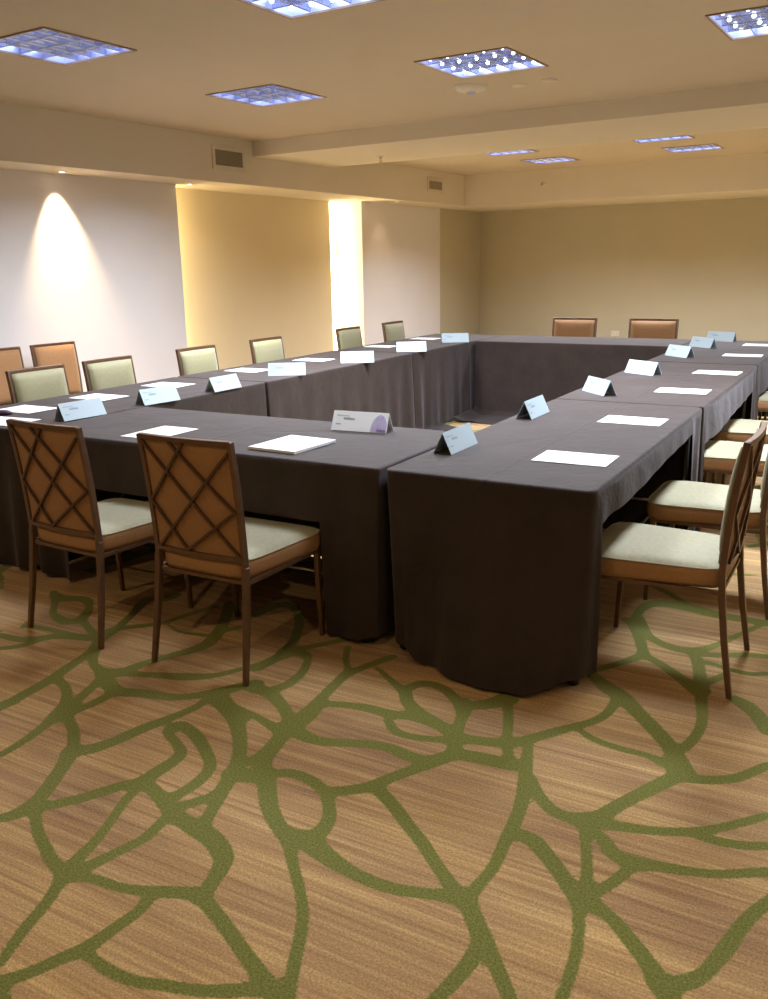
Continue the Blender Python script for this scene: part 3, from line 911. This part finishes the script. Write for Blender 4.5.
def front_bulge(x, y, dd):
    """the nearest cloth billows out at the floor in front and is tucked in at both lower corners"""
    X = x - .415
    if y > -SEG[1] / 2 + .08:
        k = max(0, 1 - (y + SEG[1] / 2 - .08) / .12)
        return (-.020 * dd if x > .35 else .055 * k * dd if x < -.35 else 0), 0
    prof = [(-.83, .02), (-.724, .030), (-.592, .085), (-.465, .130), (-.33, .162), (-.255, .160), (-.158, .118), (-.07, .055), (0, .0)]
    v = 0
    for (xa, va), (xb, vb) in zip(prof, prof[1:]):
        if xa <= X <= xb + 1e-6:
            v = va + (vb - va) * (X - xa) / (xb - xa)
    dx = .075 * dd * max(0, 1 - (X + .83) / .3) - .030 * dd * max(0, 1 - (-X) / .25)
    return dx, -v * dd ** 1.5


ALL = (-9, 9)
for i in range(3):
    a, b = SEG[i] + g, SEG[i + 1] - g
    h = (b - a) / 2
    ns = [{'n': ALL}, {'n': ALL, 's': ALL}, {'s': ALL}][i]
    side = [(-h, -h + .88), None, (h - .86, h)][i]
    abR, abL = dict(ns), dict(ns)
    if side:
        abR['w'] = side; abL['e'] = side
    make_table(-w, 0, a, b, R_LAB[i].replace('dark brown cloth on', 'folding table under').replace('with its', 'its'))
    make_cloth(-w, 0, a, b, R_LAB[i], 'e', (.60, .525, .49)[i], ((.05, .27), (.03, .20), (.05, .20))[i], abR, 11 + i, .035, front_bulge if i == 0 else None, .04 if i == 0 else .018)
    make_table(-W, -W + w, a, b, L_LAB[i].replace('dark brown cloth on', 'folding table under'), rail='w')
    make_cloth(-W, -W + w, a, b, L_LAB[i], 'w', .52, ((.10, .045), (.10, .10), (.10, .10))[i], abL, 31 + i, pool=[None, {'e': (-h, h, .22)}, {'e': (-h, h - 1.55, .22)}][i])
FX0, FX1 = -W + w + .010, -w - .010
make_table(FX0, FX1, g, .855, 'folding table under the cloth where the two lattice chairs are tucked', (.06, .005), 's')
make_cloth(FX0, FX1, g, .855, 'dark brown cloth on the front table where the two lattice chairs are tucked', 's', .505, (.25, .24), {'e': ALL, 'w': ALL}, 51)
make_table(FX0, FX1, L - .83, L - g, 'folding table under the cloth closing the far end of the square', rail='n')
make_cloth(FX0, FX1, L - .83, L - g, 'dark brown cloth on the table closing the far end of the square', 'n', .52, (.12, .12), {'e': ALL, 'w': ALL}, 52, pool={'s': (-9, 9, .55)})

# ------------------------------------------------------------------ chairs
def back_y(z):
    t = (z - .42) / .5
    return -.204 - .012 * t - .036 * t * t


def bow(x):
    return -.014 * (1 - (x / .21) ** 2)


def hw(z):   # half width of the back at height z
    return .208 + .002 * (z - .42) / .5


def make_chair(front_fabric, seat_fabric, back_fabric):
    t = thing('banquet_chair', '', 'chair')
    # seat: boxed cushion, slightly narrower at the back, domed top, one fabric in a lit and a shaded tone
    bm = bmesh.new()
    nx, ny = 10, 10
    def outline(u, v):
        hwid = .243 - .038 * (1 - v)
        y = -.208 + .488 * v
        x = (2 * u - 1) * hwid
        # rounded corners
        cu, cv = abs(2 * u - 1), abs(2 * v - 1)
        k = max(cu, cv); rr = (cu ** 8 + cv ** 8) ** (1 / 8)
        s = k / rr if rr > 1e-6 else 1
        yc = .036
        return x * s, yc + (y - yc) * s
    tops = [[None] * (ny + 1) for _ in range(nx + 1)]
    for i in range(nx + 1):
        for j in range(ny + 1):
            u, v = .5 - .5 * math.cos(PI * i / nx), .5 - .5 * math.cos(PI * j / ny)
            x, y = outline(u, v)
            e = (1 - (2 * u - 1) ** 6) * (1 - (2 * v - 1) ** 6)
            tops[i][j] = bm.verts.new((x, y, .456 + .024 * e ** .6))
    for i in range(nx):
        for j in range(ny):
            bm.faces.new((tops[i][j], tops[i + 1][j], tops[i + 1][j + 1], tops[i][j + 1])).material_index = 0
    loop = [tops[i][0] for i in range(nx + 1)] + [tops[nx][j] for j in range(1, ny + 1)] + \
           [tops[i][ny] for i in range(nx - 1, -1, -1)] + [tops[0][j] for j in range(ny - 1, 0, -1)]
    prev = loop
    for z, gr in ((.452, .004), (.436, .006), (.405, .005), (.388, -.002)):
        ring = []
        for vtx in loop:
            c = Vector((vtx.co.x, vtx.co.y - .036, 0)); c.normalize()
            ring.append(bm.verts.new((vtx.co.x + c.x * gr, vtx.co.y + c.y * gr, z)))
        for a in range(len(loop)):
            b = (a + 1) % len(loop)
            bm.faces.new((prev[a], prev[b], ring[b], ring[a])).material_index = 1
        prev = ring
    bm.faces.new(prev).material_index = 1
    st_ = obj('seat', bm, [seat_fabric, M['band_shaded']], t, smooth=True)
    # welt round the top edge
    bm = bmesh.new()
    pts = []
    n = 48
    for k in range(n + 1):
        a = 2 * PI * k / n
        cu, cv = math.cos(a), math.sin(a)
        m = max(abs(cu), abs(cv))
        x, y = outline(.5 + .5 * cu / m, .5 + .5 * cv / m)
        c = Vector((x, y - .036, 0)).normalized() * .004
        pts.append((x + c.x, y + c.y, .458))
    sweep(bm, pts, .007, .007, round_=True, n=6, cap=False)
    obj('piping', bm, seat_fabric, st_, smooth=True)
    # metal rail under the seat
    bm = bmesh.new()
    for a, b in (((-.215, -.205, .380), (.215, -.205, .380)), ((-.225, .250, .380), (.225, .250, .380)), ((-.215, -.205, .380), (-.225, .250, .380)), ((.215, -.205, .380), (.225, .250, .380))):
        sweep(bm, [a, b], .016, .014)
    obj('seat_frame', bm, M['bronze'], t)
    # legs
    for s in (-1, 1):
        bm = bmesh.new()
        sweep(bm, [(s * .210, -.206, .44), (s * .212, -.212, .36), (s * .218, -.232, .20), (s * .226, -.265, 0)], .024, .024, up=(0, 1, 0), taper=(1, 1, .95, .80))
        obj('leg', bm, M['bronze'], t, bevel=.003)
        bm = bmesh.new()
        sweep(bm, [(s * .222, .240, .40), (s * .223, .243, .25), (s * .225, .255, 0)], .023, .023, up=(0, 1, 0), taper=(1, .95, .78))
        obj('leg', bm, M['bronze'], t, bevel=.003)
    # back frame
    bm = bmesh.new()
    zs = [.43 + .484 * k / 8 for k in range(9)]
    for s in (-1, 1):
        sweep(bm, [(s * hw(z), back_y(z), z) for z in zs], .020, .024, up=(0, 1, 0))
    for z, wd in ((.906, .020), (.468, .020)):
        sweep(bm, [(x, back_y(z) + bow(x), z) for x in [-.212 + .424 * k / 8 for k in range(9)]], .022, wd, up=(0, 0, 1))
    obj('back_frame', bm, M['bronze'], t, bevel=.003)
    # fabric panel behind, cushion in front
    def slab(y_off, z0, z1, inset, thick, puff):
        bm = bmesh.new()
        NX, NZ = 10, 10
        A = []
        for side in (0, 1):
            G = []
            for i in range(NX + 1):
                col = []
                for j in range(NZ + 1):
                    z = z0 + (z1 - z0) * j / NZ
                    u = 2 * i / NX - 1; v = 2 * j / NZ - 1
                    x = u * (hw(z) - inset)
                    e = ((1 - u ** 4) * (1 - v ** 4)) ** .5
                    y = back_y(z) + bow(x) + y_off + (thick + puff * e if side else 0)
                    col.append(bm.verts.new((x, y, z)))
                G.append(col)
            for i in range(NX):
                for j in range(NZ):
                    f = (G[i][j], G[i + 1][j], G[i + 1][j + 1], G[i][j + 1])
                    bm.faces.new(f if not side else f[::-1])
            A.append(G)
        a, b = A
        for i in range(NX):
            bm.faces.new((a[i][0], b[i][0], b[i + 1][0], a[i + 1][0])); bm.faces.new((a[i][NZ], a[i + 1][NZ], b[i + 1][NZ], b[i][NZ]))
        for j in range(NZ):
            bm.faces.new((a[0][j], a[0][j + 1], b[0][j + 1], b[0][j])); bm.faces.new((a[NX][j], b[NX][j], b[NX][j + 1], a[NX][j + 1]))
        return bm
    obj('backrest_panel', slab(-.002, .474, .900, .010, .008, 0), back_fabric, t, smooth=False)
    obj('backrest_cushion', slab(.0062, .480, .893, .012, .014, .022), front_fabric, t, smooth=True)
    # six crossing bars on the back face
    bm = bmesh.new()
    z0, z1 = .478, .898
    for (u0, v0), (u1, v1) in (((0, 0), (1, 1)), ((.36, 0), (1, .60)), ((0, .56), (.42, 1)), ((.53, 0), (0, .58)), ((1, .06), (.05, 1)), ((1, .58), (.40, 1))):
        pts = []
        for k in range(7):
            u = u0 + (u1 - u0) * k / 6; v = v0 + (v1 - v0) * k / 6
            z = z1 - (z1 - z0) * v
            x = (2 * u - 1) * (hw(z) - .008)
            pts.append((x, back_y(z) + bow(x) - .011, z))
        sweep(bm, pts, .0105, .012, up=(0, 1, 0))
    obj('lattice', bm, M['lattice'], t, bevel=.002)
    return t


def place(proto, x, y, rz, label, group, state={}):
    o = copy_tree(proto) if id(proto) in state else proto
    state[id(proto)] = 1
    o.location = T(x, y); o.rotation_euler = (0, 0, rz + TAB)
    tag(o, label, 'chair', group)
    return o


green_chair = make_chair(M['olive_fabric'], M['cream_fabric'], M['orange_fabric'])
orange_chair = make_chair(M['orange_fabric'], M['cream_fabric'], M['orange_fabric'])
rust_chair = make_chair(M['rust_fabric'], M['cream_fabric'], M['orange_fabric'])
place(green_chair, -2.075, -.25, -.05, 'lattice-back chair at the left end of the front table, back to the camera', 'chairs at the front table')
place(green_chair, -1.355, -.25, 0, 'lattice-back chair nearest the middle of the photo, back to the camera', 'chairs at the front table')
RC = [(.19, .42), (.225, 1.24), (.19, 2.335), (.19, 3.15), (.19, 4.60), (.19, 5.35)]
RL = ['cream-seated lattice chair at the near end of the right-hand side, whole seat in view',
      'cream-seated chair directly behind the nearest right-hand chair, legs cut by the photo edge',
      'third cream-seated chair along the right-hand side, just past the hanging cloth corner',
      'fourth cream-seated chair along the right-hand side, only a seat corner in view',
      'fifth chair along the right-hand side, beyond the photo edge',
      'last chair along the right-hand side, beyond the photo edge']
for (x, y), lb in zip(RC, RL):
    place(green_chair, x, y, PI / 2, lb, 'chairs along the right-hand side')
LCH = [.34, .94, 1.54, 2.45, 3.35, 4.70, 5.62]
LL = ['green-backed chair at the near end of the left row, cut by the photo edge',
      'green-backed chair in front of the two orange chairs, leftmost fully shown in its row',
      'green-backed chair just right of the orange wall chairs',
      'green-backed chair at the left edge of the yellow alcove',
      'green-backed chair in front of the middle of the yellow alcove',
      'green-backed chair in front of the bright vertical light strip',
      'last green-backed chair of the left row, before the pale panel']
for y, lb in zip(LCH, LL):
    place(green_chair, -3.605, y, -PI / 2, lb, 'green-backed chairs along the left side')
place(rust_chair, -2.18, 6.46, PI, 'left one of two orange-brown chairs behind the far table', 'chairs behind the far table').scale = (1.12, 1, 1)
place(rust_chair, -1.335, 6.46, PI, 'right one of two orange-brown chairs behind the far table', 'chairs behind the far table').scale = (1.15, 1, 1)
for y, lb in ((2.04, 'orange upholstered chair against the left wall under the hot spot'), (1.50, 'orange upholstered chair against the left wall, cut by the photo edge')):
    o = place(orange_chair, 0, 0, 0, lb, 'orange chairs against the left wall')
    o.location = (-5.20, y, 0); o.rotation_euler = (0, 0, -PI / 2)

# ------------------------------------------------------------------ papers, pad, name cards
ZP = ZT + .0015


def sheet(x, y, rz, label, group, wx=.297, wy=.215, h=.0012):
    bm = bmesh.new(); bx(bm, -wx / 2, wx / 2, -wy / 2, wy / 2, 0, h)
    o = obj('paper_sheet', bm, M['paper'])
    o.location = T(x, y, ZP); o.rotation_euler = (0, 0, rz + TAB)
    return tag(o, label, 'paper', group)


RP = [(-.225, .50, .02, 'white sheet nearest the camera on the right-hand tables'),
      (-.235, 1.455, .0, 'second white sheet from the camera on the right-hand tables'),
      (-.225, 2.595, .02, 'third white sheet from the camera on the right-hand tables'),
      (-.19, 3.60, -.03, 'fourth white sheet from the camera on the right-hand tables'),
      (-.20, 4.87, .03, 'fifth white sheet from the camera on the right-hand tables'),
      (-.18, 5.87, .0, 'farthest white sheet on the right-hand tables, cut by the photo edge')]
for x, y, r, lb in RP:
    sheet(x, y, r, lb, 'white sheets along the right side')
LP = [(-3.42, .49, .0, 'white sheet at the near end of the left tables, left of a name card'),
      (-3.40, 1.015, .0, 'white sheet behind the nearest left-hand name card'),
      (-3.40, 1.63, .03, 'white sheet behind the second left-hand name card'),
      (-3.43, 2.54, .0, 'white sheet in front of the chair at the alcove middle'),
      (-3.38, 3.37, .02, 'white sheet left of the fifth left-hand name card'),
      (-3.46, 4.68, .0, 'white sheet in front of the chair by the light strip'),
      (-3.47, 5.64, .0, 'farthest white sheet on the left tables')]
for x, y, r, lb in LP:
    sheet(x, y, r, lb, 'white sheets along the left side')
sheet(-3.18, .155, .08, 'white sheet on the left table partly hidden by the leftmost lattice chair', 'white sheets on the front corner', .30, .215)
sheet(-2.18, .245, PI / 2, 'white sheet on the front table behind the second lattice chair top', 'white sheets on the front corner', .30, .22)
t = thing('notepad', 'thick white notepad on the front table beside the second lattice chair', 'notepad', T(-1.41, .245, ZP), PI / 2 + TAB - .05)
bm = bmesh.new(); bx(bm, -.150, .150, -.125, .125, .001, .012); obj('pages', bm, M['paper'], t, bevel=.001)
bm = bmesh.new(); bx(bm, -.150, .150, -.126, .126, 0, .0012); obj('backing_board', bm, M['card'], t)

bm = bmesh.new()
lathe(bm, [(0, 0), (.85, .0), (1.0, .25), (.97, .6), (.75, .9), (0, 1.0)], 20)
for v in bm.verts:
    v.co = Vector((v.co.x * .075, v.co.y * .035, v.co.z * .024))
o = obj('glasses_case', bm, M['purple_case'], smooth=True)
o.location = T(-3.40, .30, ZP); o.rotation_euler = (0, 0, TAB + .25)
tag(o, 'small dark purple rounded case on the table at the left photo edge', 'case')


def make_card(width=.27, emblem=False):
    t = thing('name_card', '', 'name card')
    hb, h = .042, .088
    bm = bmesh.new()
    th = .0012
    a = width / 2
    prof = [(-hb, 0), (0, h), (hb, 0), (hb - .003, 0), (0, h - .006), (-hb + .003, 0)]
    v0 = [bm.verts.new((-a, y, z)) for y, z in prof]; v1 = [bm.verts.new((a, y, z)) for y, z in prof]
    n = len(prof)
    for q in range(n):
        bm.faces.new((v0[q], v0[(q + 1) % n], v1[(q + 1) % n], v1[q]))
    for v in (v0, v1):
        bm.faces.new((v[0], v[1], v[4], v[5])); bm.faces.new((v[1], v[2], v[3], v[4]))
    obj('folded_card', bm, M['card_lightened'] if emblem else M['card'], t)
    # faint printed lines, both faces
    nrm = Vector((0, -h, hb)).normalized()
    def quad(bm, u0, u1, v0_, v1_, side, lift=.0006, mi=0):
        vs = []
        for u, v in ((u0, v0_), (u1, v0_), (u1, v1_), (u0, v1_)):
            y, z = -hb * (1 - v), h * v
            p = Vector((u * a, y, z)) + nrm * lift
            if side:
                p = Vector((-p.x, -p.y, p.z))
            vs.append(bm.verts.new(p))
        bm.faces.new(vs).material_index = mi
    rnd = random.Random(3)
    for side in (0, 1):
        for u0, u1, v, hh in ((-.86, -.62, .74, .05), (-.60, -.20, .56, .13), (-.86, -.66, .30, .06), (-.60, -.42, .74, .04)):
            bm = bmesh.new()
            u = u0; k = 0
            while u < u1 - .02:
                wv = rnd.uniform(.018, .035)
                dv = rnd.uniform(0, .3) * hh
                u2_ = min(u + wv, u1)
                quad(bm, u, u2_, v, v + hh - dv, side)
                quad(bm, u2_, u2_ + .009, v, v + hh * .35, side)
                u = u2_ + .009
            bmesh.ops.remove_doubles(bm, verts=bm.verts, dist=.0002)
            obj('printed_line', bm, M['ink'], t)
    if emblem:
        bm = bmesh.new()
        # quarter-dome emblem at the right end: a fan of dots in lavender, mauve and purple
        cu, cv, R = .72, .02, .30
        n = 26
        def P(u, v, lift):
            y, z = -hb * (1 - v), h * v
            return bm.verts.new(Vector((u * a, y, z)) + nrm * lift)
        asp = a / math.hypot(h, hb)
        ring = []
        for k in range(n + 1):
            th_ = PI * k / n
            u = cu + R * math.cos(PI - th_) * 1.0; v = cv + .86 * math.sin(th_)
            ring.append((min(u, .985), min(v, .93)))
        c0 = P(cu, cv, .0007)
        vv = [P(u, v, .0007) for u, v in ring]
        for p_, q_ in zip(vv, vv[1:]):
            if (p_.co - q_.co).length > 1e-5:
                bm.faces.new((c0, p_, q_)).material_index = 0
        for k in range(90):
            rr = rnd.uniform(.1, .95); an = rnd.uniform(.05, PI - .05)
            u = cu + R * rr * math.cos(an); v = cv + .86 * rr * math.sin(an)
            if u > .93 or v > .85 or v < .04:
                continue
            du, dv = rnd.uniform(.010, .022), rnd.uniform(.03, .07)
            vs = [P(u + sx * du, v + sy * dv, .0010) for sx, sy in ((-1, 0), (0, -1), (1, 0), (0, 1))]
            bm.faces.new(vs).material_index = 1
        for k in range(8):
            u = .66 + k * .038
            vs = [P(u + sx, v, .0013) for sx, v in ((0, .04), (.026, .04), (.026, .15 + .05 * (k % 3 == 0)), (0, .15))]
            bm.faces.new(vs).material_index = 2
        obj('printed_emblem', bm, [M['lav'], M['mauve'], M['pur']], t)
    return t


card0 = make_card()
first = [True]


def card(x, y, rz, label, group):
    o = card0 if first[0] else copy_tree(card0)
    first[0] = False
    o.location = T(x, y, ZP); o.rotation_euler = (0, 0, rz + TAB)
    tag(o, label, 'name card', group)


D = math.radians
RCARD = [(-.74, .49, 90, 'white tent name card nearest the camera, on the corner of the right-hand tables'),
         (-.735, 1.42, 90, 'second white tent card from the camera on the right-hand tables'),
         (-.655, 2.33, -46, 'third tent card on the right-hand tables, turned with its open end right'),
         (-.645, 3.37, -32, 'fourth tent card from the camera on the right-hand tables'),
         (-.650, 4.63, -40, 'fifth tent card from the camera on the right-hand tables'),
         (-.625, 5.52, -38, 'sixth tent card on the right-hand tables, just before the farthest'),
         (-.58, 6.22, -16, 'farthest tent card on the right side, at the back table corner')]
for x, y, r, lb in RCARD:
    card(x, y, D(r), lb, 'name cards on the right')
LCARD = [(-2.905, .42, 85, 'pale blue tent card nearest the camera on the left-hand tables'),
         (-2.90, 1.00, 84, 'second tent card from the camera on the left-hand tables'),
         (-2.90, 1.60, 90, 'third tent card from the camera on the left-hand tables'),
         (-2.965, 2.40, 32, 'fourth tent card on the left-hand tables, seen nearly face-on'),
         (-2.93, 3.33, 34, 'fifth tent card on the left, below the bright light strip'),
         (-2.945, 4.31, 32, 'sixth tent card from the camera on the left-hand tables'),
         (-2.985, 5.34, 33, 'farthest tent card on the left, at the inner far corner')]
for x, y, r, lb in LCARD:
    card(x, y, D(r), lb, 'name cards on the left')
ec = make_card(.29, True)
ec.location = T(-1.325, .695, ZP); ec.rotation_euler = (0, 0, D(4) + TAB)
tag(ec, 'tent card with a lavender dome emblem standing alone on the front table', 'name card')

# ------------------------------------------------------------------ world, camera
wd = bpy.data.worlds.new('room_ambient'); scene.world = wd
wd.use_nodes = True
wd.node_tree.nodes['Background'].inputs[0].default_value = (.5, .45, .38, 1)
wd.node_tree.nodes['Background'].inputs[1].default_value = .05

cam = bpy.data.cameras.new('camera'); co = bpy.data.objects.new('camera', cam); C.objects.link(co)
cam.sensor_fit = 'VERTICAL'; cam.sensor_height = 24.0
cam.lens = 881.43 / 999 * 24.0
cam.clip_start = .05
yaw, pitch, roll = 0.570692, -0.258430, -0.017927
cy_, sy_, cp, sp = math.cos(yaw), math.sin(yaw), math.cos(pitch), math.sin(pitch)
fwd = Vector((-sy_ * cp, cy_ * cp, sp)); right = Vector((cy_, sy_, 0)); up = right.cross(fwd)
cr, sr = math.cos(roll), math.sin(roll)
r2 = cr * right + sr * up; u2 = -sr * right + cr * up
m = Matrix((r2, u2, -fwd)).transposed().to_4x4()
m.translation = Vector((0.9540, -2.8046, 1.4927))
co.matrix_world = m
scene.camera = co
scene.view_settings.view_transform = 'Standard'
scene.view_settings.look = 'None'
scene.view_settings.exposure = 0.32
scene.view_settings.gamma = 1.0
